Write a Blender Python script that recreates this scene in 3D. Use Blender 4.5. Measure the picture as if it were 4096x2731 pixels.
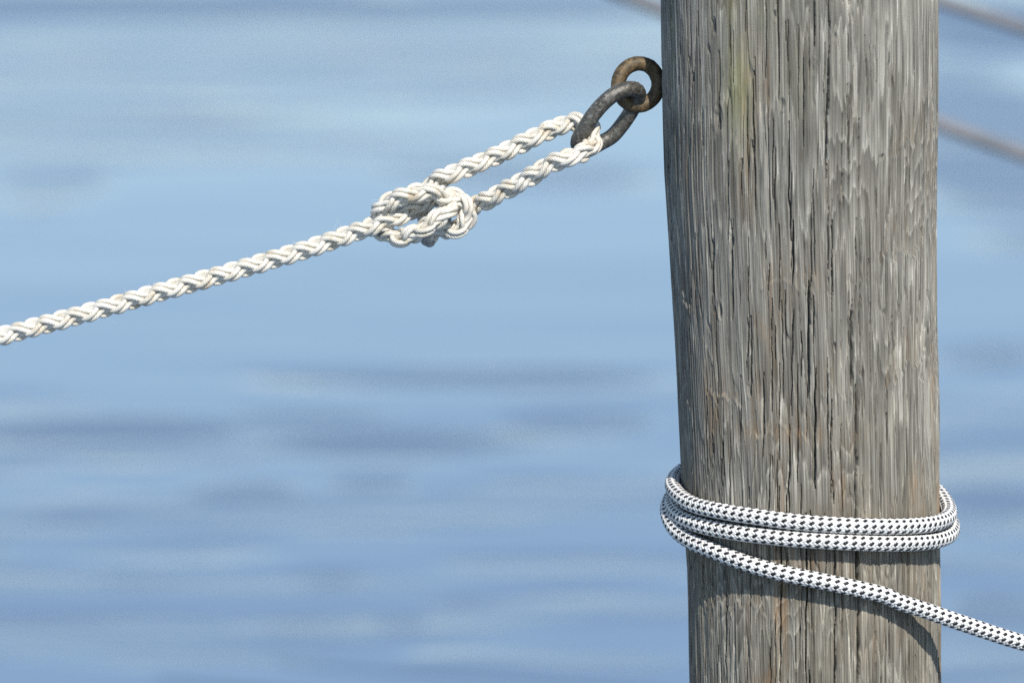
import bpy, math, numpy as np
from mathutils import Vector, Matrix

for o in list(bpy.data.objects):
    bpy.data.objects.remove(o)
SC = bpy.context.scene
COL = SC.collection
R_ = math.radians
rng = np.random.default_rng(7)

# ------------------------------------------------------------------ camera
PITCH = R_(10.0)
DIST = 6.5                      # metres from lens to the mooring post
FRAME_W = 1.16                  # metres covered by the frame at the post
ZC = 1.6                        # height of the frame centre above the water
AIM = np.array([-0.333, 0.0, ZC])
FWD = np.array([0.0, math.cos(PITCH), -math.sin(PITCH)])
UP = np.array([0.0, math.sin(PITCH), math.cos(PITCH)])
RIGHT = np.array([1.0, 0.0, 0.0])
CAM = AIM - FWD * DIST
cam_d = bpy.data.cameras.new('camera')
cam = bpy.data.objects.new('camera', cam_d)
COL.objects.link(cam)
cam.location = CAM
cam.rotation_euler = (math.pi / 2 - PITCH, 0, 0)
cam_d.sensor_width = 36.0
cam_d.lens = 36.0 * DIST / FRAME_W
cam_d.clip_start = 0.1
cam_d.clip_end = 20000
cam_d.dof.use_dof = True
cam_d.dof.focus_distance = DIST - 0.06
cam_d.dof.aperture_fstop = 3.6
SC.camera = cam

# ------------------------------------------------------------------ sky, sun, exposure
SUN_EL, SUN_AZ = R_(45.0), R_(19.0)       # azimuth: to the right of the camera's back
sun_dir = Vector((math.sin(SUN_AZ) * math.cos(SUN_EL), -math.cos(SUN_AZ) * math.cos(SUN_EL), math.sin(SUN_EL)))
W = bpy.data.worlds.new('World')
SC.world = W
W.use_nodes = True
nt = W.node_tree
nt.nodes.clear()
sky = nt.nodes.new('ShaderNodeTexSky')
sky.sky_type = 'NISHITA'
sky.sun_disc = False
sky.sun_elevation = SUN_EL
sky.sun_rotation = math.atan2(sun_dir.x, sun_dir.y)
sky.air_density = 1.2
sky.dust_density = 0.3
sky.ozone_density = 2.3
bg = nt.nodes.new('ShaderNodeBackground')
bg.inputs['Strength'].default_value = 0.145
wo = nt.nodes.new('ShaderNodeOutputWorld')
nt.links.new(sky.outputs[0], bg.inputs[0])
nt.links.new(bg.outputs[0], wo.inputs[0])
sun_l = bpy.data.lights.new('sun', 'SUN')
sun_l.energy = 5.0
sun_l.angle = R_(0.53)
sun_l.color = (1.0, 0.955, 0.88)
sun = bpy.data.objects.new('sun', sun_l)
COL.objects.link(sun)
sun.rotation_euler = sun_dir.to_track_quat('Z', 'Y').to_euler()
sun.location = (3, -4, 8)
SC.view_settings.view_transform = 'Standard'
SC.view_settings.look = 'None'
SC.view_settings.gamma = 1.0
SC.view_settings.use_curve_mapping = False
SC.view_settings.exposure = 0.14
SC.render.engine = 'CYCLES'
SC.cycles.use_denoising = False
SC.cycles.max_bounces = 8
SC.render.filter_size = 1.1

# ------------------------------------------------------------------ helpers
def ray(px, py):
    """direction through a point of the photograph (4096 wide)."""
    k = FRAME_W / DIST / 4096.0
    d = FWD + RIGHT * ((px - 2048.0) * k) - UP * ((py - 1365.5) * k)
    return d

def at(px, py, Y=0.0):
    d = ray(px, py)
    return CAM + d * ((Y - CAM[1]) / d[1])

def on_water(px, py):
    d = ray(px, py)
    return CAM + d * ((0.0 - CAM[2]) / d[2])

def smooth(t):
    t = np.clip(t, 0, 1)
    return t * t * (3 - 2 * t)

class Noise2:
    """periodic value noise on a random lattice, smooth interpolation."""
    def __init__(self, seed, n=256):
        self.n = n
        self.g = np.random.default_rng(seed).random((n, n)) * 2 - 1
    def __call__(self, x, y):
        x0 = np.floor(x).astype(int); y0 = np.floor(y).astype(int)
        fx = x - x0; fy = y - y0
        fx = fx * fx * fx * (fx * (fx * 6 - 15) + 10); fy = fy * fy * fy * (fy * (fy * 6 - 15) + 10)
        n = self.n
        a = self.g[x0 % n, y0 % n]; b = self.g[(x0 + 1) % n, y0 % n]
        c = self.g[x0 % n, (y0 + 1) % n]; d = self.g[(x0 + 1) % n, (y0 + 1) % n]
        return (a * (1 - fx) + b * fx) * (1 - fy) + (c * (1 - fx) + d * fx) * fy

def fast_mesh(name, V, F, smooth_shade=True, uv=None, attrs=None):
    """V (n,3), F (m,4) -> mesh, optional uv per vertex and float point attributes."""
    V = np.ascontiguousarray(V, dtype=np.float32); F = np.ascontiguousarray(F, dtype=np.int32)
    me = bpy.data.meshes.new(name)
    me.vertices.add(len(V)); me.vertices.foreach_set('co', V.ravel())
    k = F.shape[1]
    me.loops.add(F.size); me.loops.foreach_set('vertex_index', F.ravel())
    me.polygons.add(len(F))
    me.polygons.foreach_set('loop_start', np.arange(0, F.size, k, dtype=np.int32))
    me.polygons.foreach_set('loop_total', np.full(len(F), k, dtype=np.int32))
    me.polygons.foreach_set('use_smooth', np.full(len(F), smooth_shade, dtype=bool))
    if uv is not None:
        l = me.uv_layers.new(name='UVMap')
        l.data.foreach_set('uv', np.ascontiguousarray(uv[F.ravel()], dtype=np.float32).ravel())
    for n, a in (attrs or {}).items():
        at_ = me.attributes.new(n, 'FLOAT', 'POINT')
        at_.data.foreach_set('value', np.ascontiguousarray(a, dtype=np.float32).ravel())
    me.update(calc_edges=True)
    return me

def link(name, data, parent=None, mat=None, **props):
    o = bpy.data.objects.new(name, data)
    COL.objects.link(o)
    if parent is not None:
        o.parent = parent
        o.matrix_parent_inverse = Matrix.Translation(-parent.location)
    if mat is not None and data is not None:
        data.materials.clear(); data.materials.append(mat)
    for k, v in props.items():
        o[k] = v
    return o

def thing(name, loc, label, category, group=None):
    o = link(name, None)
    o.location = loc
    o['label'] = label; o['category'] = category
    if group:
        o['group'] = group
    return o

def catmull(P, n=24, closed=False):
    P = np.asarray(P, float)
    if closed:
        Q = np.vstack([P[-1], P, P[0], P[1]])
    else:
        Q = np.vstack([2 * P[0] - P[1], P, 2 * P[-1] - P[-2]])
    out = []
    for i in range(1, len(Q) - 2):
        p0, p1, p2, p3 = Q[i - 1:i + 3]
        # centripetal parametrisation
        d = lambda a, b: max(np.linalg.norm(b - a) ** 0.5, 1e-6)
        t0 = 0; t1 = t0 + d(p0, p1); t2 = t1 + d(p1, p2); t3 = t2 + d(p2, p3)
        t = np.linspace(t1, t2, n, endpoint=False)[:, None]
        A1 = (t1 - t) / (t1 - t0) * p0 + (t - t0) / (t1 - t0) * p1
        A2 = (t2 - t) / (t2 - t1) * p1 + (t - t1) / (t2 - t1) * p2
        A3 = (t3 - t) / (t3 - t2) * p2 + (t - t2) / (t3 - t2) * p3
        B1 = (t2 - t) / (t2 - t0) * A1 + (t - t0) / (t2 - t0) * A2
        B2 = (t3 - t) / (t3 - t1) * A2 + (t - t1) / (t3 - t1) * A3
        out.append((t2 - t) / (t2 - t1) * B1 + (t - t1) / (t2 - t1) * B2)
    if not closed:
        out.append(P[-1:])
    return np.vstack(out)

def resample(P, step, closed=False):
    if closed:
        P = np.vstack([P, P[:1]])
    s = np.r_[0, np.cumsum(np.linalg.norm(np.diff(P, axis=0), axis=1))]
    n = max(int(s[-1] / step), 8)
    t = np.linspace(0, s[-1], n + 1)
    if closed:
        t = t[:-1]
    return np.stack([np.interp(t, s, P[:, k]) for k in range(3)], 1), t

def smooth_path(P, it):
    for _ in range(it):
        P[1:-1] = 0.25 * P[:-2] + 0.5 * P[1:-1] + 0.25 * P[2:]
    return P

def frames(P, ref=(0, 0, 1)):
    """tangents and a rotation-minimising normal/binormal along a polyline."""
    T = np.gradient(P, axis=0)
    T /= np.linalg.norm(T, axis=1)[:, None]
    N = np.zeros_like(P)
    r = np.array(ref, float)
    n = r - T[0] * (r @ T[0]); n /= np.linalg.norm(n)
    for i in range(len(P)):
        n = n - T[i] * (n @ T[i]); n /= np.linalg.norm(n)
        N[i] = n
    return T, N, np.cross(T, N)

def grid_faces(nr, ns, base=0, closed_ring=False):
    """quads of nr rings of ns vertices each, rings closed around; closed_ring joins last ring to first."""
    i = np.arange(nr if closed_ring else nr - 1)[:, None]; j = np.arange(ns)[None, :]
    i2 = (i + 1) % nr; j2 = (j + 1) % ns
    f = np.stack([i * ns + j, i * ns + j2, i2 * ns + j2, i2 * ns + j], -1).reshape(-1, 4)
    return f + base

# ------------------------------------------------------------------ materials
class M:
    def __init__(self, name):
        self.m = bpy.data.materials.new(name); self.m.use_nodes = True
        self.t = self.m.node_tree
        self.b = self.t.nodes['Principled BSDF']
        self.out = self.t.nodes['Material Output']
    def n(self, kind, **kw):
        x = self.t.nodes.new(kind)
        for k, v in kw.items():
            if k.startswith('i_'):
                x.inputs[k[2:].replace('_', ' ')].default_value = v
            else:
                setattr(x, k, v)
        return x
    def l(self, a, b):
        self.t.links.new(a, b)
    def ramp(self, src, stops, interp='LINEAR'):
        r = self.n('ShaderNodeValToRGB')
        r.color_ramp.interpolation = interp
        e = r.color_ramp.elements
        while len(e) < len(stops):
            e.new(0.5)
        for k, (p, c) in enumerate(stops):
            e[k].position = p
            e[k].color = (c if hasattr(c, '__len__') else (c, c, c)) + ((1,) if not hasattr(c, '__len__') or len(c) == 3 else ())
        self.l(src, r.inputs[0])
        return r
    def mix(self, fac, a, b, mode='MIX'):
        x = self.n('ShaderNodeMix', data_type='RGBA', blend_type=mode)
        for s, v in ((0, fac), (6, a), (7, b)):
            if hasattr(v, 'is_linked') or hasattr(v, 'links'):
                self.l(v, x.inputs[s])
            else:
                x.inputs[s].default_value = v if s == 0 else tuple(v) + (1,)
        return x.outputs[2]
    def math(self, op, a, b=None, c=None):
        x = self.n('ShaderNodeMath', operation=op)
        for k, v in enumerate((a, b, c)):
            if v is None:
                continue
            if hasattr(v, 'links'):
                self.l(v, x.inputs[k])
            else:
                x.inputs[k].default_value = v
        return x.outputs[0]
    def noise(self, vec, scale, detail=4, rough=0.55, dist=0.0):
        x = self.n('ShaderNodeTexNoise', i_Scale=scale, i_Detail=detail, i_Roughness=rough, i_Distortion=dist)
        if vec is not None:
            self.l(vec, x.inputs['Vector'])
        return x.outputs[0]
    def uvmap(self, sx, sy, ox=0.0):
        u = self.n('ShaderNodeTexCoord')
        mp = self.n('ShaderNodeMapping')
        mp.inputs['Scale'].default_value = (sx, sy, 1)
        mp.inputs['Location'].default_value = (ox, ox * 0.7, 0)
        self.l(u.outputs['UV'], mp.inputs['Vector'])
        return mp.outputs[0]
    def attr(self, name):
        return self.n('ShaderNodeAttribute', attribute_name=name).outputs['Fac']
    def bump(self, h, strength, dist, normal=None):
        x = self.n('ShaderNodeBump', i_Strength=strength, i_Distance=dist)
        self.l(h, x.inputs['Height'])
        if normal is not None:
            self.l(normal, x.inputs['Normal'])
        return x.outputs[0]

def mat_wood():
    m = M('weathered_wood')
    fine = m.noise(m.uvmap(520, 6), 1.0, 6, 0.68, 0.12)
    mid = m.noise(m.uvmap(190, 4.0, 3.1), 1.0, 6, 0.66, 0.2)
    broad = m.noise(m.uvmap(42, 5.0, 7.7), 1.0, 5, 0.6, 0.7)
    patch = m.noise(m.uvmap(14, 10, 1.7), 1.0, 4, 0.55, 0.8)
    ring = m.attr('ring'); warm = m.attr('warm'); green = m.attr('green')
    base = m.ramp(mid, [(0.30, (0.086, 0.078, 0.063)), (0.42, (0.178, 0.169, 0.146)), (0.56, (0.228, 0.219, 0.194)), (0.70, (0.38, 0.368, 0.325))]).outputs[0]
    fg = m.ramp(fine, [(0.32, 0.36), (0.42, 0.84), (0.54, 1.04), (0.68, 1.36)]).outputs[0]
    c = m.mix(0.9, base, fg, 'MULTIPLY')
    hair = m.noise(m.uvmap(1100, 9, 5.9), 1.0, 3, 0.6, 0.1)
    c = m.mix(0.9, c, m.ramp(hair, [(0.34, 0.36), (0.46, 0.95), (0.66, 1.42)]).outputs[0], 'MULTIPLY')
    # growth rings: pale early wood, dark thin late wood bands
    rr = m.ramp(ring, [(0.0, 1.5), (0.1, 1.4), (0.2, 1.08), (0.45, 0.97), (0.75, 0.83), (0.93, 0.70), (1.0, 1.2)]).outputs[0]
    c = m.mix(1.0, c, rr, 'MULTIPLY')
    bb = m.ramp(broad, [(0.3, (0.62, 0.6, 0.57)), (0.5, (0.97, 0.97, 0.97)), (0.7, (1.22, 1.22, 1.2))]).outputs[0]
    c = m.mix(0.6, c, bb, 'MULTIPLY')
    pb = m.ramp(patch, [(0.35, (0.8, 0.79, 0.77)), (0.6, (1.12, 1.12, 1.11))]).outputs[0]
    c = m.mix(0.8, c, pb, 'MULTIPLY')
    streak = m.noise(m.uvmap(170, 14, 11.3), 1.0, 4, 0.6, 0.7)
    ws = m.ramp(streak, [(0.5, 0.0), (0.68, 1.0)]).outputs[0]
    wf = m.math('MULTIPLY', warm, m.math('ADD', m.math('MULTIPLY', ws, 0.8), 0.2))
    c = m.mix(wf, c, (0.32, 0.18, 0.07))
    c = m.mix(m.math('MULTIPLY', m.attr('brown'), 0.5), c, m.mix(1.0, c, (0.74, 0.66, 0.52), 'MULTIPLY'))
    gf = m.math('MULTIPLY', green, m.ramp(broad, [(0.35, 0.1), (0.6, 1.0)]).outputs[0])
    c = m.mix(gf, c, (0.20, 0.195, 0.085))
    m.l(c, m.b.inputs['Base Color'])
    m.b.inputs['Roughness'].default_value = 0.82
    m.b.inputs['Diffuse Roughness'].default_value = 1.0
    m.b.inputs['Specular IOR Level'].default_value = 0.3
    n1 = m.bump(mid, 0.8, 0.0018)
    n2 = m.bump(fine, 1.0, 0.0013, n1)
    m.l(n2, m.b.inputs['Normal'])
    return m.m

def mat_strand():
    """laid strand: u runs around the strand, v along it in metres; yarns twist around it."""
    m = M('white_nylon_strand')
    tc = m.n('ShaderNodeTexCoord'); sp = m.n('ShaderNodeSeparateXYZ')
    m.l(tc.outputs['UV'], sp.inputs[0])
    ph = m.math('SUBTRACT', m.math('MULTIPLY', sp.outputs[0], 7.0), m.math('MULTIPLY', sp.outputs[1], 7.0 / 0.024))
    w = m.math('COSINE', m.math('MULTIPLY', ph, 2 * math.pi))
    fib = m.noise(m.uvmap(40, 160), 1.0, 3, 0.6, 0.5)
    dirt = m.noise(tc.outputs['Object'], 55.0, 4, 0.6)
    c = m.ramp(dirt, [(0.3, (0.46, 0.385, 0.28)), (0.42, (0.61, 0.565, 0.48)), (0.58, (0.68, 0.645, 0.575))]).outputs[0]
    cw = m.ramp(m.math('MULTIPLY_ADD', w, 0.5, 0.5), [(0.0, (0.86, 0.83, 0.77)), (0.35, (1.0, 1.0, 1.0))]).outputs[0]  # valleys between yarns: shading and ingrained dirt painted into the colour
    c = m.mix(0.8, c, cw, 'MULTIPLY')
    m.l(c, m.b.inputs['Base Color'])
    m.b.inputs['Roughness'].default_value = 0.36
    m.b.inputs['Specular IOR Level'].default_value = 0.45

    h = m.math('ADD', m.math('MULTIPLY', w, 0.5), fib)
    m.l(m.bump(h, 0.5, 0.0009), m.b.inputs['Normal'])
    return m.m

def mat_yarn(name, col, var, rough):
    m = M(name)
    tc = m.n('ShaderNodeTexCoord'); sp = m.n('ShaderNodeSeparateXYZ')
    m.l(tc.outputs['UV'], sp.inputs[0])
    w = m.math('SINE', m.math('MULTIPLY', sp.outputs[0], 2 * math.pi * 8))
    d = m.noise(tc.outputs['Object'], 40.0, 4, 0.6)
    f = m.noise(m.uvmap(30, 500), 1.0, 2, 0.5)
    c = m.ramp(d, [(0.3, tuple(x * (1 - var) for x in col)), (0.65, col)]).outputs[0]
    fr = m.ramp(f, [(0.3, 0.86), (0.65, 1.05)]).outputs[0]
    c = m.mix(0.7, c, fr, 'MULTIPLY')
    m.l(c, m.b.inputs['Base Color'])
    m.b.inputs['Roughness'].default_value = rough
    m.b.inputs['Specular IOR Level'].default_value = 0.35
    m.l(m.bump(w, 0.3, 0.0002), m.b.inputs['Normal'])
    return m.m

def mat_metal(name, stops, scale, metallic, rough, bump):
    m = M(name)
    tc = m.n('ShaderNodeTexCoord')
    a = m.noise(tc.outputs['Object'], scale, 6, 0.65, 0.5)
    b = m.noise(tc.outputs['Object'], scale * 5, 4, 0.6)
    mixv = m.math('ADD', m.math('MULTIPLY', a, 0.65), m.math('MULTIPLY', b, 0.35))
    c = m.ramp(mixv, stops).outputs[0]
    m.l(c, m.b.inputs['Base Color'])
    m.b.inputs['Metallic'].default_value = metallic
    rr = m.ramp(a, [(0.3, rough - 0.1), (0.7, rough + 0.12)]).outputs[0]
    m.l(rr, m.b.inputs['Roughness'])
    m.l(m.bump(mixv, bump, 0.0016), m.b.inputs['Normal'])
    return m.m

def mat_water():
    m = M('sea_water')
    tc = m.n('ShaderNodeTexCoord')
    def mp(sx, sy, rot=0.0):
        x = m.n('ShaderNodeMapping')
        x.inputs['Scale'].default_value = (sx, sy, 1); x.inputs['Rotation'].default_value = (0, 0, rot)
        m.l(tc.outputs['Object'], x.inputs['Vector'])
        return x.outputs[0]
    w1 = m.noise(mp(0.9, 2.6, 0.08), 1.0, 3, 0.5, 0.3)
    w2 = m.noise(mp(4.5, 10.0, -0.12), 1.0, 2, 0.5, 0.2)
    h = m.math('ADD', m.math('MULTIPLY', w1, 1.0), m.math('MULTIPLY', w2, 0.05))
    ruf = m.attr('ruffle')
    h = m.math('MULTIPLY', m.math('SUBTRACT', h, 0.56), m.math('ADD', m.math('MULTIPLY', ruf, 1.1), 0.06))
    n = m.bump(h, 1.0, 0.05)
    m.b.inputs['Base Color'].default_value = (0.115, 0.17, 0.25, 1)
    m.l(m.math('ADD', m.math('MULTIPLY', ruf, 0.38), 0.04), m.b.inputs['Roughness'])
    m.b.inputs['IOR'].default_value = 1.333
    m.l(n, m.b.inputs['Normal'])
    return m.m

def mat_plain(name, c1, c2, scale, rough):
    m = M(name)
    tc = m.n('ShaderNodeTexCoord')
    a = m.noise(tc.outputs['Object'], scale, 5, 0.6)
    m.l(m.ramp(a, [(0.3, c1), (0.7, c2)]).outputs[0], m.b.inputs['Base Color'])
    m.b.inputs['Roughness'].default_value = rough
    m.l(m.bump(a, 0.4, 0.001), m.b.inputs['Normal'])
    return m.m

WOOD = mat_wood()
STRAND = mat_strand()
YARN_W = mat_yarn('white_polyester_yarn', (0.77, 0.75, 0.71), 0.25, 0.5)
YARN_B = mat_yarn('black_polyester_yarn', (0.012, 0.012, 0.016), 0.3, 0.55)
STEEL = mat_metal('galvanised_steel', [(0.36, (0.035, 0.033, 0.028)), (0.46, (0.075, 0.07, 0.058)), (0.56, (0.12, 0.114, 0.10)), (0.64, (0.28, 0.275, 0.255))], 230, 0.35, 0.4, 0.5)
RUST = mat_metal('rusted_iron', [(0.35, (0.022, 0.017, 0.011)), (0.47, (0.072, 0.052, 0.028)), (0.56, (0.135, 0.092, 0.043)), (0.66, (0.24, 0.18, 0.105))], 150, 0.25, 0.6, 0.4)
WATER = mat_water()
FARROPE = mat_plain('grey_hemp', (0.105, 0.115, 0.13), (0.19, 0.185, 0.19), 9, 0.8)
TAPE = mat_plain('singed_rope_end', (0.20, 0.195, 0.185), (0.42, 0.40, 0.37), 260, 0.8)

# ------------------------------------------------------------------ water
def build_water():
    xs = np.r_[-6000, -2000, -600, -200, -80, -30, -12, np.arange(-6, 6.001, 0.05), 12, 30, 80, 200, 600, 2000, 6000]
    ys = np.r_[-3000, -800, -200, -60, -20, -6, -2, np.arange(0, 24.001, 0.035), 27, 33, 45, 70, 120, 250, 600, 1500, 4000, 9000]
    X, Y = np.meshgrid(xs, ys)
    Z = np.zeros_like(X)
    # patches ruffled by the breeze: (photo x, y, half width, half height in 2352-wide px, strength)
    paws = [(1060, 868, 430, 24, .75), (720, 962, 230, 20, .7), (230, 985, 330, 30, .9), (880, 1015, 380, 36, .85), (1320, 975, 180, 30, .6), (330, 1040, 420, 26, .5),
            (560, 1135, 130, 26, .75), (850, 1115, 100, 24, .6), (170, 1190, 190, 30, .6), (760, 1335, 130, 28, .6), (330, 1340, 150, 26, .5), (1250, 1150, 240, 30, .4),
            (920, 1440, 90, 30, .65), (1060, 1390, 100, 26, .6), (2280, 1150, 160, 50, .75), (2290, 1400, 110, 40, .7), (700, 1445, 110, 30, .5), (1300, 1380, 200, 26, .4),
            (500, 120, 1500, 130, .38), (300, 330, 900, 60, .3), (300, 8, 1400, 34, .95), (1300, 10, 500, 26, .7), (230, 285, 420, 45, .4), (1080, 170, 330, 50, .4), (110, 440, 130, 60, .38), (1180, 400, 330, 34, .45),
            (2280, 330, 260, 200, .6), (2280, 60, 260, 70, .8), (100, 1450, 260, 34, .5), (2270, 820, 160, 30, .6), (480, 1510, 420, 24, .45), (1250, 1520, 330, 30, .4), (400, 1260, 300, 22, .35)]
    ruf = np.zeros_like(X)
    nz = Noise2(21)
    for k, (px, py, w, h, st) in enumerate(paws):
        c = on_water(px * 1.7415, py * 1.7415)
        a = on_water((px + w) * 1.7415, py * 1.7415)[0] - c[0]
        b = abs(on_water(px * 1.7415, (py - h) * 1.7415)[1] - on_water(px * 1.7415, (py + h) * 1.7415)[1]) / 2
        u = (X - c[0]) / a; v = (Y - c[1]) / b
        e = u * u + v * v + 0.55 * nz(X * 1.6 + 5 * k, Y * 4.2 + 3 * k)
        ruf = np.maximum(ruf, min(1.0, st * 1.25) * smooth((1.4 - e) / 1.0))
    brk = smooth((nz(X * 1.1 + 3, Y * 4.5 + 8) + 0.1) * 2.2)
    ruf = np.maximum(ruf, 0.5 * brk * smooth((9.5 - Y) / 2.0))
    fade = smooth((8 - np.abs(X)) / 3) * smooth((26 - Y) / 5) * smooth(Y / 1.0)
    far = 0.35 * (1 - fade)
    ruf = ruf * fade + far
    Z += fade * (0.0012 * nz(X * 0.55, Y * 1.7) + (0.0002 + 0.006 * ruf) * nz(X * 1.7 + 9, Y * 5.3 + 5))
    ny, nx = X.shape
    i = np.arange(ny - 1)[:, None]; j = np.arange(nx - 1)[None, :]
    F = np.stack([i * nx + j, i * nx + j + 1, (i + 1) * nx + j + 1, (i + 1) * nx + j], -1).reshape(-1, 4)
    V = np.stack([X, Y, Z], -1).reshape(-1, 3)
    link('water', fast_mesh('water', V, F, True, None, {'ruffle': ruf.ravel()}), mat=WATER, kind='structure', label='calm pale blue water with soft ripples behind the post')
build_water()

# ------------------------------------------------------------------ wooden post
EDGE_Y = np.array([0, 400, 700, 1000, 1300, 1568]) * 1.7415
EDGE_L = np.array([1519, 1528, 1544, 1559, 1573, 1578]) * 1.7415
EDGE_R = np.array([2152, 2150, 2155, 2159, 2163, 2163]) * 1.7415
ax_z, ax_x, ax_r = [], [], []
for y, l, r in zip(EDGE_Y, EDGE_L, EDGE_R):
    a = at(l, y); b = at(r, y)
    ax_z.append(a[2]); ax_x.append((a[0] + b[0]) / 2); ax_r.append((b[0] - a[0]) / 2)
ax_z, ax_x, ax_r = (np.array(v)[::-1] for v in (ax_z, ax_x, ax_r))
def axis_x(z):
    lo = ax_x[0] + (z - ax_z[0]) * (ax_x[-1] - ax_x[0]) / (ax_z[-1] - ax_z[0])
    return np.where((z < ax_z[0]) | (z > ax_z[-1]), lo + np.where(z > ax_z[-1], 0, 0), np.interp(z, ax_z, ax_x))
def post_r(z):
    k = (ax_r[-1] - ax_r[0]) / (ax_z[-1] - ax_z[0])
    out = np.interp(z, ax_z, ax_r)
    out = np.where(z > ax_z[-1], ax_r[-1], out)
    return out
R0 = float(np.mean(ax_r))
POST_TOP = 2.25

def to_post(px, py):
    """photo pixel on the front of the post -> (arc, z)"""
    p = at(px, py, -R0 * 0.9)
    z = p[2]
    s = np.clip((p[0] - float(axis_x(z))) / float(post_r(z)), -0.995, 0.995)
    phi = math.asin(s)
    p = at(px, py, -R0 * math.cos(phi))
    return math.asin(np.clip((p[0] - float(axis_x(p[2]))) / float(post_r(p[2])), -0.995, 0.995)) * R0, p[2]

def build_post():
    front = np.linspace(-R_(102), R_(102), 860)
    back = np.linspace(R_(102), R_(258), 90)[1:-1]
    phi = np.r_[front, back]
    zlo, zhi = ax_z[0] - 0.06, ax_z[-1] + 0.05
    zs = np.r_[np.linspace(-1.2, zlo, 60, endpoint=False), np.linspace(zlo, zhi, 640), np.linspace(zhi, POST_TOP, 26)[1:]]
    A, Z = np.meshgrid(phi * R0, zs)
    n1, n2, n3, n4, n5 = (Noise2(s) for s in (1, 2, 3, 4, 5))
    # flame-shaped growth-ring field, terraced into thin peeled layers
    wig = 0.003 * n4(A / 0.03, Z / 0.22) + 0.0006 * n4(A / 0.008 + 40, Z / 0.06)
    Aw = A + wig
    low = smooth((1.85 - Z) / 0.35)
    Hf = 2.8 * n1(Aw / 0.048, Z / 0.24) + (0.8 + 0.9 * low) * n2(Aw / 0.018, Z / 0.14) + 0.5 * n3(Aw / 0.006, Z / 0.13) + 0.34 * n5(Aw / 0.0026, Z / 0.2)
    nring = np.floor(Hf); fr = Hf - nring
    terr = nring + smooth((fr - 0.86) / 0.14)
    strength = 0.45 + 0.75 * smooth((n2(A / 0.09 + 11, Z / 0.25) + 0.35) * 1.4 + 0.4 * (A > 0.05))
    D = (0.0003 + 0.00028 * low) * terr * strength
    # general out-of-round and grain
    D += 0.0022 * n1(A / 0.11 + 31, Z / 0.5) + 0.0012 * n2(A / 0.04 + 17, Z / 0.3)
    g = 0.0004 * n3(Aw / 0.0024 + 50, Z / 0.20) + 0.0004 * n4(Aw / 0.0013 + 9, Z / 0.14)
    D += g
    # ridged thin splits everywhere
    rd = 1 - np.abs(n5(Aw / 0.0085 + 70, Z / 0.30)) / 0.05
    D -= 0.0034 * np.clip(rd, 0, 1) * smooth((n1(A / 0.02 + 5, Z / 0.09 + 3) + 0.2) * 3)
    rd2 = 1 - np.abs(n3(Aw / 0.0045 + 20, Z / 0.22 + 7)) / 0.08
    D -= 0.0020 * np.clip(rd2, 0, 1) * smooth((n2(A / 0.015 + 25, Z / 0.07 + 13) + 0.1) * 3)
    warm = np.clip((0.55 + 0.5 * smooth((1.75 - Z) / 0.4)) * n1(A / 0.022 + 77, Z / 0.12 + 8) - 0.16, 0, 0.7)
    green = np.zeros_like(A)
    # long drying checks: (photo x, y0, y1, half width mm, depth mm)
    checks = [(3108, -60, 400, .9, 9), (3254, -60, 190, .8, 8), (3316, -60, 380, 1.0, 11), (3306, 320, 720, 1.2, 12), (3019, 280, 840, .9, 10),
              (3157, 480, 920, 1.0, 10), (2918, 640, 960, .9, 8), (2812, 450, 660, .7, 6), (3435, 470, 780, .8, 8), (3392, 330, 640, .7, 6),
              (2932, 880, 1280, 1.1, 10), (2999, 1260, 1590, 1.0, 9), (3053, 1490, 1830, 1.1, 10), (3171, 880, 1140, 1.0, 9), (3231, 1120, 1580, 1.6, 12),
              (3330, 880, 1250, 1.0, 9), (3410, 1200, 1570, 2.0, 14), (3429, 1540, 2850, 2.0, 15), (3330, 1600, 2000, 1.0, 9), (3155, 1700, 2080, 1.1, 9),
              (3260, 1470, 1960, 1.0, 9), (3448, 880, 1510, 1.0, 8), (2690, 20, 120, .9, 6), (2765, 260, 400, .8, 6), (2880, 200, 520, .8, 6),
              (3012, 560, 620, .8, 6), (3500, 0, 330, .7, 5), (3560, 560, 900, .8, 6), (3120, 2100, 2731, 1.0, 8), (3000, 1950, 2500, .9, 8),
              (2900, 2200, 2800, .9, 8), (3220, 2050, 2800, .9, 8), (3340, 2120, 2800, 1.0, 8), (3560, 2200, 2800, .9, 8), (3640, 1900, 2300, .8, 6),
              (2830, 1480, 1900, .9, 7), (2760, 1150, 1600, .8, 6), (3680, 900, 1300, .8, 6), (3590, 1350, 1750, .8, 6), (2860, 900, 1250, .8, 6),
              (3090, 1350, 1650, .8, 6), (3370, 1700, 2250, .9, 7), (2960, 1500, 1780, .8, 7)]
    r2 = np.random.default_rng(5)
    for _ in range(190):
        x = r2.uniform(2660, 3740); y = r2.uniform(-80, 2700); L = r2.uniform(90, 480)
        checks.append((x, y, y + L, r2.uniform(.45, .7), r2.uniform(2.5, 6.0)))
    wn = Noise2(91)
    for k, (x, y0, y1, w, dep) in enumerate(checks):
        a0, z1 = to_post(x, y0); a1, z0 = to_post(x, y1)
        rows = np.where((zs > z0) & (zs < z1))[0]
        if len(rows) < 2:
            continue
        zz = zs[rows]
        t = (zz - z0) / (z1 - z0)
        ac = a0 * t + a1 * (1 - t) + 0.0016 * wn(zz / 0.12 + k * 7.3, np.full_like(zz, k * 1.7)) + 0.0009 * wn(zz / 0.02 + k * 3.1, np.full_like(zz, k * 2.9))
        prof = np.clip(np.minimum(t, 1 - t) * 5, 0, 1) ** 0.6 * (0.85 + 0.25 * wn(zz / 0.05, np.full_like(zz, k + .5)))
        wr = np.maximum(w * 1.15e-3 * np.clip(prof, 0.3, 1.3), 0.00062)
        cols = np.where(np.abs(phi * R0 - a0) < 0.02)[0]
        sub = np.ix_(rows, cols)
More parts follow.
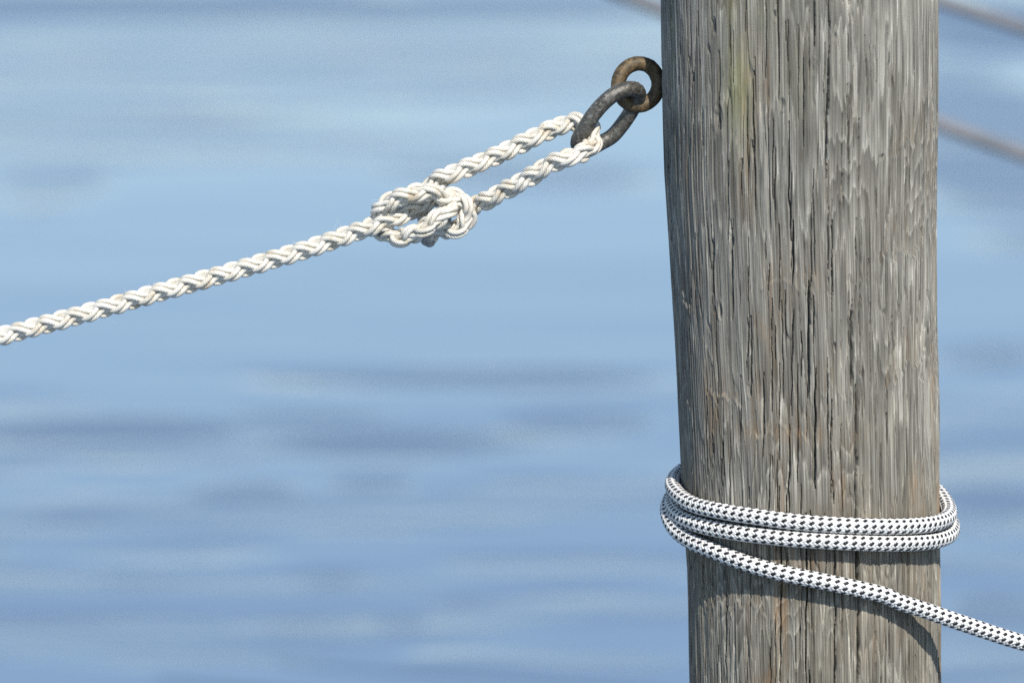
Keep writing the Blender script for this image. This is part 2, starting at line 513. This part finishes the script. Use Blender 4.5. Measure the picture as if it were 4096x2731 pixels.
        d = np.abs(A[sub] - ac[:, None]) / wr[:, None]
        D[sub] -= (dep * 1.5e-3 * np.clip(prof, 0, 1) ** 0.5)[:, None] * np.clip((1.3 - d) * 1.6, 0, 1)
        # raised lips on the rims of the larger checks
        D[sub] += 0.0004 * prof[:, None] * np.exp(-((d - 2.2) / 0.9) ** 2) * (w > .85)
    # small torn knots
    for k, (x, y, w, h) in enumerate([(2862, 90, 3.4, 7), (3100, 60, 3, 6), (3480, 220, 5, 14), (3395, 390, 5, 16), (2880, 470, 5, 16), (3400, 1130, 4.5, 9), (2932, 950, 3.4, 10), (3128, 415, 4, 7),
                                      (2852, 1790, 3.5, 16), (3432, 1575, 6, 18), (3452, 1490, 3, 7), (2998, 1560, 3, 8), (3730, 540, 4, 6), (3525, 628, 4, 4), (3250, 265, 6, 9), (2885, 1240, 3, 10),
                                      (3603, 1235, 5, 14), (2760, 1180, 3, 5), (3340, 1390, 3, 6), (3620, 640, 2.5, 5), (2700, 1180, 4, 6), (3700, 930, 3, 6)]):
        a0, z0 = to_post(x, y)
        e = ((A - a0) / (w * 1e-3)) ** 2 + ((Z - z0) / (h * 1e-3)) ** 2
        s = e < 3
        rag = 0.6 + 0.8 * n3(A[s] / 0.0014 + k, Z[s] / 0.008)
        D[s] += -0.0045 * np.exp(-e[s] * 1.6) * rag + 0.0012 * np.exp(-(np.sqrt(e[s]) - 1.15) ** 2 / 0.05) * rag
    # ragged peeled ledges: (x, y, half width px, drop px down(+) or up(-), depth mm)
    for k, (x, y, wd, dr, dep) in enumerate([(3640, 575, 120, -230, 1.6), (3610, 1005, 170, -300, 2.2), (3130, 1130, 110, -250, 1.3), (3640, 1485, 120, -300, 1.5), (3120, 1715, 120, -260, 1.6),
                                             (2740, 1190, 60, -320, 1.6), (2735, 1600, 70, -300, 1.6), (2660, 380, 40, -200, 1.0), (2880, 1585, 90, -260, 1.3), (3700, 1430, 50, -350, 1.5), (3330, 1560, 80, -220, 1.2),
                                             (3000, 2420, 110, -300, 1.4), (3560, 2250, 110, -260, 1.5), (2830, 2380, 80, -260, 1.2), (3330, 2500, 100, -300, 1.4), (3660, 2500, 60, -300, 1.4), (3460, 1980, 70, -160, 1.2)]):
        a0, z0 = to_post(x, y); _, zz = to_post(x, y + abs(dr))
        L = abs(z0 - zz); sg = 1 if dr > 0 else -1
        hw = wd * 1.7415 / 1.7415 * FRAME_W / 4096
        edge = z0 + 0.009 * n2(A / 0.006 + 13 * k, np.full_like(A, k * 3.3)) + 0.004 * n3(A / 0.003 + 5 * k, np.full_like(A, k * 1.3)) + sg * 0.4 * np.abs(A - a0) ** 2 / hw
        below = (edge - Z) * sg
        side = smooth((hw * (1 + 0.35 * n4(A / 0.01, Z / 0.03 + k)) - np.abs(A - a0)) / 0.006)
        m_ = smooth(below / 0.0025) * np.clip(1 - below / L, 0, 1) * side
        D -= dep * 1e-3 * m_
        D += 0.0006 * np.exp(-(below / 0.0022 + 0.8) ** 2) * side
        warm = np.maximum(warm, 0.22 * m_)
    # rust-brown stains and a faint algae streak
    for x, y, wx, wy, am in [(3080, 1730, 150, 45, .75), (3400, 1760, 120, 60, .6), (3190, 1740, 330, 90, .3), (3740, 1520, 40, 160, .55), (3740, 1010, 30, 80, .6), (3040, 1310, 25, 70, .7), (3095, 1440, 30, 120, .55),
                             (2640 + 3400 - 2600, 2150, 260, 160, .35), (3300, 2300, 300, 160, .4), (3500, 2500, 200, 160, .35), (3260, 1080, 120, 120, .3), (3700, 2150, 60, 260, .4)]:
        a0, z0 = to_post(x, y)
        _, zt = to_post(x, y + wy)
        e = ((A - a0) / (wx * FRAME_W / 4096)) ** 2 + ((Z - z0) / abs(zt - z0)) ** 2
        warm = np.maximum(warm, am * np.exp(-e) * (0.75 + 0.5 * n2(A / 0.01, Z / 0.02)))
    for x, y, wx, wy, am in [(2950, 330, 60, 220, .7), (2930, 60, 40, 160, .45), (3060, 30, 80, 120, .3), (2690, 300, 40, 400, .35), (3180, 300, 60, 200, .2)]:
        a0, z0 = to_post(x, y); _, zt = to_post(x, y + wy)
        e = ((A - a0) / (wx * FRAME_W / 4096)) ** 2 + ((Z - z0) / abs(zt - z0)) ** 2
        green = np.maximum(green, am * np.exp(-e))
    green = np.maximum(green, 0.8 * smooth((0.35 - Z) / 0.3))
    rad = post_r(Z) + D
    P = A / R0
    X = axis_x(Z) + rad * np.sin(P); Y = -rad * np.cos(P)
    nz_, nc = A.shape
    V = np.stack([X, Y, Z], -1).reshape(-1, 3)
    F = grid_faces(nz_, nc)
    ringv = fr
    uv = np.stack([A, Z], -1).reshape(-1, 2)
    brown = smooth((1.72 - Z) / 0.45) * (0.7 + 0.5 * n2(A / 0.03 + 3, Z / 0.2))
    at_ = {'brown': brown.ravel(), 'ring': ringv.ravel(), 'warm': warm.ravel(), 'green': green.ravel()}
    root = thing('mooring_post', (float(axis_x(np.array(0.0))), 0, -1.2), 'thick weathered grey wooden mooring post with long vertical cracks', 'post')
    link('trunk', fast_mesh('trunk', V, F, True, uv, at_), root, WOOD)
    # slightly domed sawn top
    top = V[-nc:]
    c = top.mean(0)
    rings = [top + np.array([0, 0, 0.0])]
    for f, h in ((0.985, 0.004), (0.9, 0.008), (0.6, 0.011), (0.3, 0.012), (0.02, 0.012)):
        rings.append(c + (top - c) * f + np.array([0, 0, h]))
    TV = np.vstack(rings)
    tuv = np.stack([TV[:, 0], TV[:, 1]], -1)
    z0 = np.zeros(len(TV))
    link('end_grain', fast_mesh('end_grain', TV, grid_faces(len(rings), nc), True, tuv, {'ring': (np.linalg.norm(TV - c, axis=1) / 0.004) % 1, 'brown': z0, 'warm': z0, 'green': z0}), root, WOOD)
build_post()

# ------------------------------------------------------------------ eye bolt and chain link
def c1(cx, cy, Y):      # enlarged view of the ring area
    return at(2200 + cx / 3.136, 150 + cy / 3.136, Y + 0.006)

def sweep_closed(P, r_u, r_v, ns=28, ref=(0, 0, 1)):
    T = np.roll(P, -1, 0) - np.roll(P, 1, 0)
    T /= np.linalg.norm(T, axis=1)[:, None]
    c = P.mean(0)
    nrm = np.linalg.svd(P - c)[2][2]          # plane normal of the loop
    Bv = np.tile(nrm, (len(P), 1)); Bv -= T * (Bv * T).sum(1)[:, None]
    Bv /= np.linalg.norm(Bv, axis=1)[:, None]
    Nv = np.cross(Bv, T)
    a = np.linspace(0, 2 * math.pi, ns, endpoint=False)
    V = P[:, None] + r_u * np.cos(a)[None, :, None] * Nv[:, None] + r_v * np.sin(a)[None, :, None] * Bv[:, None]
    return V.reshape(-1, 3), grid_faces(len(P), ns, 0, True)

def build_eye():
    ctr = c1(1108, 592, 0.014)
    k = FRAME_W / 4096 / 3.136
    t = np.linspace(0, 2 * math.pi, 96, endpoint=False)
    yaw = R_(16)
    u = np.array([math.cos(yaw), math.sin(yaw), 0]); v = UP
    P = ctr + 262 * k * (np.cos(t)[:, None] * u + np.sin(t)[:, None] * v)
    root = thing('eye_bolt', tuple(ctr + np.array([0.04, 0, 0])), 'brown rusted iron eye bolt ring fixed in the side of the post', 'eye bolt')
    V, F = sweep_closed(P, 92 * k, 86 * k)
    nz = Noise2(33)
    V = V + 0.00025 * nz(V[:, 0] / 0.004 + V[:, 1] / 0.005, V[:, 2] / 0.004)[:, None] * np.array([1, 1, 1])
    link('ring', fast_mesh('ring', V, F), root, RUST)
    # shank running into the timber
    s = np.linspace(0, 1, 10)
    st = ctr + u * 300 * k
    Q = st[None] + s[:, None] * np.array([0.10, 0.0, 0.0])
    a = np.linspace(0, 2 * math.pi, 20, endpoint=False)
    rr = np.where(s < 0.12, 1.25, 1.0) * 0.0078
    SV = Q[:, None] + rr[:, None, None] * (np.cos(a)[None, :, None] * np.array([0, 1, 0]) + np.sin(a)[None, :, None] * np.array([0, 0, 1]))
    link('shank', fast_mesh('shank', SV.reshape(-1, 3), grid_faces(10, 20)), root, RUST)
build_eye()

def build_link():
    pts = [c1(1098, 668, -0.004), c1(960, 648, -0.017), c1(790, 725, -0.0235), c1(600, 900, -0.025), c1(440, 1130, -0.023), c1(350, 1310, -0.016),
           c1(390, 1400, -0.004), c1(485, 1408, 0.008), c1(615, 1335, 0.015), c1(780, 1240, 0.018), c1(930, 1060, 0.018), c1(1040, 890, 0.014), c1(1108, 750, 0.006)]
    P = catmull(pts, 12, True)
    P, _ = resample(P, 0.0016, True)
    for _ in range(6):
        P = 0.25 * np.roll(P, 1, 0) + 0.5 * P + 0.25 * np.roll(P, -1, 0)
    k = FRAME_W / 4096 / 3.136
    V, F = sweep_closed(P, 96 * k, 96 * k)
    nz = Noise2(35)
    V = V + 0.0003 * nz(V[:, 0] / 0.003 + V[:, 1] / 0.004, V[:, 2] / 0.003)[:, None] * np.array([1, -1, 1])
    o = link('chain_link', fast_mesh('chain_link', V, F), None, STEEL)
    o['label'] = 'pitted dark grey steel chain link hanging from the rusty ring'; o['category'] = 'chain link'
build_link()

# ------------------------------------------------------------------ white plaited rope with bowline
def c2(cx, cy, z):      # enlarged view of the knot; z in rope diameters towards the viewer
    return at(1400 + cx / 3.485, 600 + cy / 3.485, -0.0217 * z + 0.004)

def plait(path, rope_r, half_pitch, step, parent, mat, ns=28, tail_cut=None):
    P, s = resample(path, step)
    T, N, B = frames(P, (0, -1, 1.25))
    plate = lambda c: np.sign(c) * np.abs(c) ** 0.6
    rs = rope_r * 0.258
    KS = 0.5
    Rm, am = rope_r * 0.49, rope_r * 0.26
    a = np.linspace(0, 2 * math.pi, ns, endpoint=False)
    wob = Noise2(55)
    for d in (1, -1):
        for pair in (0, 1):
            for side in (-1, 1):
                w = math.pi * s / half_pitch
                th = d * (w - d * 0.5 * KS * np.sin(2 * w)) + pair * math.pi
                rad = Rm + d * am * plate(np.cos(2 * w))
                delta = side * 0.30 * (1 + 0.0 * rad)
                # strands of a pair lie side by side
                lat = side * rs * 1.03
                slope = np.arctan2(math.pi / half_pitch * rope_r * 0.7 * (1 - KS), 1.0)
                thv = th + 0.03 * wob(s / 0.03, np.full_like(s, d * 3 + pair * 7 + side))
                er = np.cos(thv)[:, None] * N + np.sin(thv)[:, None] * B
                et = -np.sin(thv)[:, None] * N + np.cos(thv)[:, None] * B
                perp = et * math.cos(slope) - d * T * math.sin(slope)
                C = P + er * rad[:, None] + perp * lat
                Tc = np.gradient(C, axis=0); Tc /= np.linalg.norm(Tc, axis=1)[:, None]
                n_ = er - Tc * (er * Tc).sum(1)[:, None]; n_ /= np.linalg.norm(n_, axis=1)[:, None]
                b_ = np.cross(Tc, n_)
                rr = rs * (1.0 + 0.05 * wob(s / 0.012 + 9, np.full_like(s, d * 5 + pair * 3 + side)))
                ends = np.minimum(1, np.minimum(np.arange(len(s)), np.arange(len(s))[::-1]) / 2.0 + 0.55)
                rr = rr * ends
                cl = np.r_[0, np.cumsum(np.linalg.norm(np.diff(C, axis=0), axis=1))]
                lob = 1 + 0.035 * np.cos(7 * (a[None] - d * 2 * math.pi * cl[:, None] / 0.024))
                V = C[:, None] + (lob * rr[:, None] * np.cos(a)[None])[..., None] * n_[:, None] * 1.0 + (lob * rr[:, None] * np.sin(a)[None])[..., None] * b_[:, None] * 1.0
                cl = np.r_[0, np.cumsum(np.linalg.norm(np.diff(C, axis=0), axis=1))]
                # uv: duplicate seam-free by using a triangle-symmetric wrap of the integer yarn count
                U = np.tile(np.arange(ns) / ns, (len(s), 1)); Vv = np.tile(d * cl[:, None], (1, ns))
                F = grid_faces(len(s), ns)
                me = fast_mesh('strand', V.reshape(-1, 3), F)
                l = me.uv_layers.new(name='UVMap')
                uv = np.stack([U, Vv], -1).reshape(-1, 2)[F.ravel()].reshape(-1, 4, 2)
                last = (F[:, 0] % ns) == ns - 1
                uv[last, 1, 0] = 1.0; uv[last, 2, 0] = 1.0
                l.data.foreach_set('uv', np.ascontiguousarray(uv, dtype=np.float32).ravel())
                link('strand', me, parent, mat)
    a2 = np.linspace(0, 2 * math.pi, 12, endpoint=False)
    st = slice(4, -4, 3)
    CV = P[st][:, None] + rope_r * 0.36 * (np.cos(a2)[None, :, None] * N[st][:, None] + np.sin(a2)[None, :, None] * B[st][:, None])
    link('core', fast_mesh('core', CV.reshape(-1, 3), grid_faces(len(P[st]), 12), True, np.zeros((len(P[st]) * 12, 2))), parent, mat)
    return P

def build_white_rope():
    k = 1.7415
    pts = [at(-260, 1422, .004), at(-120, 1384, .004), at(0, 1346, .004), at(183 * k, 723.5 * k, .004), at(366 * k, 671 * k, .004), at(549 * k, 619 * k, .004), at(732 * k, 563.5 * k, .004)]
    # standing part into the knot, round the nip, out as the upper leg
    pts += [c2(120, 1130, 0.1), c2(380, 1040, 0.35), c2(620, 950, 0.3), c2(840, 850, -0.05), c2(1080, 715, -0.2), c2(1330, 640, -0.15), c2(1530, 690, 0.05), c2(1640, 830, 0.15),
            c2(1620, 1000, 0.15), c2(1480, 1110, 0.05), c2(1290, 1110, -0.3), c2(1110, 1020, -0.75), c2(1020, 880, -0.85), c2(1040, 700, -1.0), c2(1110, 520, -0.9), c2(1250, 400, -0.6)]
    pts += [at(1803, 698, .012), at(1888, 664, .012), at(1974, 628, .012), at(2065, 585, .012), at(2155, 541, .011)]
    # through the chain link
    pts += [c1(130, 1110, .011), c1(330, 1055, .010), c1(470, 1090, .004), c1(548, 1205, -.008), c1(528, 1345, -.024), c1(410, 1450, -.037), c1(220, 1510, -.042), c1(0, 1590, -.036)]
    # lower leg back to the knot
    pts += [at(2110, 715, -.022), at(2020, 762, -.008), at(1945, 802, .004), c2(1780, 760, -0.55), c2(1600, 800, -0.95), c2(1440, 780, -0.9), c2(1360, 700, -0.2), c2(1270, 625, 0.65),
            c2(1080, 590, 1.0), c2(860, 610, 0.95), c2(640, 680, 0.8), c2(470, 780, 0.45), c2(400, 920, -0.15), c2(400, 1060, -0.6), c2(480, 1170, -0.35), c2(620, 1220, 0.25), c2(800, 1210, 0.75), c2(980, 1120, 1.05),
            c2(1160, 1000, 1.15), c2(1310, 890, 0.95), c2(1400, 800, 0.3), c2(1410, 790, -0.5), c2(1330, 900, -1.25), c2(1200, 1090, -1.35), c2(1115, 1190, -1.0), c2(1085, 1252, -0.9)]
    path = catmull(np.array(pts), 14)
    path, _ = resample(path, 0.002)
    path = smooth_path(path, 8)
    root = thing('white_mooring_rope', tuple(at(0, 1346, .004)), 'white eight-strand plaited rope knotted in a loop through the chain link', 'rope')
    P = plait(path, 0.0114, 0.0335, 0.0016, root, STRAND)
    # loose filaments standing off the lay
    r3 = np.random.default_rng(12)
    hv, hf, cnt = [], [], 0
    for _ in range(150):
        i = int(r3.integers(20, len(P) - 30)); t = P[i + 1] - P[i]; t /= np.linalg.norm(t)
        d = r3.normal(size=3); d -= t * (d @ t); d /= np.linalg.norm(d)
        L = r3.uniform(.004, .010); bend = r3.normal(size=3) * .35
        u = np.linspace(0, 1, 6)[:, None]
        C = P[i] + d * .0098 + (d * .7 + t * r3.uniform(-1, 1)) * u * L + bend * u * u * L
        n1_ = np.cross(d, t); q = np.linspace(.00016, .00005, 6)[:, None]
        hv.append(np.stack([C + n1_ * q, C - n1_ * q * .5 + t * q * .8, C - n1_ * q * .5 - t * q * .8], 1).reshape(-1, 3))
        hf.append(grid_faces(6, 3, cnt)); cnt += 18
    link('loose_fibres', fast_mesh('loose_fibres', np.vstack(hv), np.vstack(hf), True, np.zeros((cnt, 2))), root, STRAND, kind='stuff')
    # singed, taped rope end
    e = P[-1]; t = P[-1] - P[-6]; t /= np.linalg.norm(t)
    r = np.cross(t, [0, 1, 0]); r /= np.linalg.norm(r); b = np.cross(t, r)
    a = np.linspace(0, 2 * math.pi, 20, endpoint=False)
    prof = [(-0.008, .0085), (-0.007, .0092), (-.003, .0094), (.003, .0092), (.0045, .0083), (.005, .004), (.0045, .0002)]
    nz = Noise2(66)
    V = np.array([[e + t * (d + .0008 * nz(np.array(math.cos(x) * 3), np.array(math.sin(x) * 3)) * (d > 0)) + (math.cos(x) * r + math.sin(x) * b) * q for x in a] for d, q in prof]).reshape(-1, 3)
    link('rope_end', fast_mesh('rope_end', V, grid_faces(len(prof), 20)), root, TAPE, label='dark singed cut end of the white rope')
build_white_rope()

# ------------------------------------------------------------------ black-flecked braided rope round the post
def braid(path, rope_r, n_str, spacing, parent, ns=6, per=3):
    lead = n_str * spacing
    step = spacing / per
    P, s = resample(path, step)
    T, N, B = frames(P, (0, 0, 1))
    plate = lambda c: np.sign(c) * np.abs(c) ** 0.6
    hw, ht, am = spacing * math.sin(math.atan2(2 * math.pi * rope_r, lead)) * 0.5 * 1.16, rope_r * 0.09, rope_r * 0.062
    Rm = rope_r - ht - am
    a = np.linspace(0, 2 * math.pi, ns, endpoint=False)
    VV = {'w': [], 'b': []}; UU = {'w': [], 'b': []}; FF = {'w': [], 'b': []}; cnt = {'w': 0, 'b': 0}
    wob = Noise2(71)
    for d in (1, -1):
        for i in range(n_str):
            th = d * 2 * math.pi * s / lead + 2 * math.pi * i / n_str
            rad = Rm + d * am * plate(np.cos(n_str * th / 2 - math.pi / 4)) * 1.25
            rad = rad + 0.00012 * wob(s / 0.006, np.full_like(s, i + d * 31))
            er = np.cos(th)[:, None] * N + np.sin(th)[:, None] * B
            C = P + er * rad[:, None]
            Tc = np.gradient(C, axis=0); Tc /= np.linalg.norm(Tc, axis=1)[:, None]
            n_ = er - Tc * (er * Tc).sum(1)[:, None]; n_ /= np.linalg.norm(n_, axis=1)[:, None]
            b_ = np.cross(Tc, n_)
            V = C[:, None] + ht * np.cos(a)[None, :, None] * n_[:, None] + hw * np.sin(a)[None, :, None] * b_[:, None]
            key = 'b' if (d == -1 and i % 2 == 0) else 'w'
            if key == 'b':
                V = V + 0.00018 * er[:, None] + 0.12 * hw * np.sin(a)[None, :, None] * b_[:, None]
            VV[key].append(V.reshape(-1, 3))
            UU[key].append(np.stack([np.tile(np.sin(a) * 0.25 + 0.5, (len(s), 1)), np.tile(s[:, None], (1, ns))], -1).reshape(-1, 2))
            FF[key].append(grid_faces(len(s), ns, cnt[key])); cnt[key] += len(s) * ns
    for key, nm, mt in (('w', 'white_yarns', YARN_W), ('b', 'black_fleck_yarns', YARN_B)):
        me = fast_mesh(nm, np.vstack(VV[key]), np.vstack(FF[key]), True, np.vstack(UU[key]))
        link(nm, me, parent, mt, kind='stuff')
    # core so that no light leaks through the braid
    a2 = np.linspace(0, 2 * math.pi, 14, endpoint=False)
    st = slice(None, None, 3)
    Pc, Nc, Bc = P[st], N[st], B[st]
    V = Pc[:, None] + (Rm - am * 1.1) * (np.cos(a2)[None, :, None] * Nc[:, None] + np.sin(a2)[None, :, None] * Bc[:, None])
    link('core', fast_mesh('core', V.reshape(-1, 3), grid_faces(len(Pc), 14), True, np.zeros((len(Pc) * 14, 2))), parent, YARN_W)

ROPE2_R = 0.0092
def z_for(phi, rho, py):
    """height at which a point at angle phi, distance rho from the post axis appears on photo row py (2352 scale)."""
    Y = -rho * math.cos(phi)
    z = ZC - 0.2
    for _ in range(6):
        x = float(axis_x(np.array(z))) + rho * math.sin(phi)
        p = at(2048, py * 1.7415, Y)
        z = p[2]
    return np.array([float(axis_x(np.array(z))) + rho * math.sin(phi), Y, z])

def build_check_rope():
    rp = float(post_r(np.array(1.4)))
    g = rp + ROPE2_R + 0.0015
    pts = []
    def turn(table):
        for deg, py, off in table:
            pts.append(z_for(R_(deg), g + off, py))
    # (angle from the camera-facing front, photo row, stand-off from the timber)
    turn([(-200, 1040, 0), (-170, 1043, 0), (-140, 1052, .000), (-115, 1080, -.001), (-92, 1110, -.001), (-75, 1135, .0), (-60, 1158, .0), (-42, 1174, 0), (-25, 1187, 0), (-8, 1199, 0), (10, 1206, 0),
          (28, 1209, 0), (45, 1207, 0), (62, 1199, .0), (78, 1184, -.001), (92, 1163, -.0025), (110, 1128, -.002), (130, 1096, 0), (155, 1075, 0), (180, 1085, 0), (205, 1098, 0), (230, 1112, 0),
          (255, 1138, 0), (270, 1160, 0), (285, 1183, 0), (300, 1201, 0), (318, 1217, 0), (335, 1229, 0), (352, 1238, 0), (370, 1244, 0), (388, 1247, 0), (405, 1246, 0), (422, 1239, .0), (438, 1224, .001),
          (452, 1200, .001), (470, 1166, .001), (490, 1135, .001), (515, 1110, 0), (540, 1103, 0), (565, 1104, .001), (590, 1112, .002), (612, 1135, .004), (630, 1170, .0055), (644, 1208, .006), (657, 1238, .004),
          (672, 1262, .002), (690, 1294, 0), (706, 1317, 0), (718, 1331, 0), (730, 1345, 0), (740, 1357, 0), (748, 1367, 0)])
    # tangent run leaving the post to the right, towards the viewer
    last = pts[-1]
    kk = 1.7415
    x0, Y0 = last[0], last[1]
    for px, py in ((2060, 1380), (2110, 1396), (2150, 1410), (2250, 1444), (2352, 1476), (2480, 1505), (2640, 1538)):
        x = at(px * kk, py * kk, Y0)[0]
        pts.append(at(px * kk, py * kk, Y0 + 0.52 * (x - x0)))
    path = catmull(np.array(pts), 12)
    path, _ = resample(path, 0.003)
    path = smooth_path(path, 6)
    root = thing('flecked_rope', tuple(pts[10]), 'white braided rope with black flecks wound three times around the post', 'rope')
    braid(path, ROPE2_R, 16, 0.0049, root)
build_check_rope()

# ------------------------------------------------------------------ out-of-focus lines beyond the post
def far_line(pts, r, label):
    path, s = resample(catmull(np.array(pts), 16), 0.01)
    T, N, B = frames(path, (0, 0, 1))
    ns = 18
    a = np.linspace(0, 2 * math.pi, ns, endpoint=False)
    # three-strand laid section
    lay = a[None] - 2 * math.pi * s[:, None] / 0.09
    rr = r * (0.86 + 0.14 * np.abs(np.cos(1.5 * lay)))
    V = path[:, None] + (rr * np.cos(a)[None])[..., None] * N[:, None] + (rr * np.sin(a)[None])[..., None] * B[:, None]
    o = link('distant_mooring_line', fast_mesh('distant_mooring_line', V.reshape(-1, 3), grid_faces(len(path), ns)), None, FARROPE)
    o['label'] = label; o['category'] = 'rope'; o['group'] = 'blurred lines behind the post'
Yf = 3.5
far_line([at(x, y, Yf) for x, y in ((2300, -560), (2900, -310), (3500, -85), (3760, 5), (4096, 112), (4700, 290), (5600, 520))], 0.0125, 'blurred grey line crossing the top right corner behind the post')
far_line([at(x, y, Yf - .1) for x, y in ((1700, -420), (2300, -105), (2580, 12), (3000, 190), (3400, 360), (3760, 497), (4096, 618), (4700, 810), (5600, 1050))], 0.014, 'blurred grey line right of the post, lower of the two')
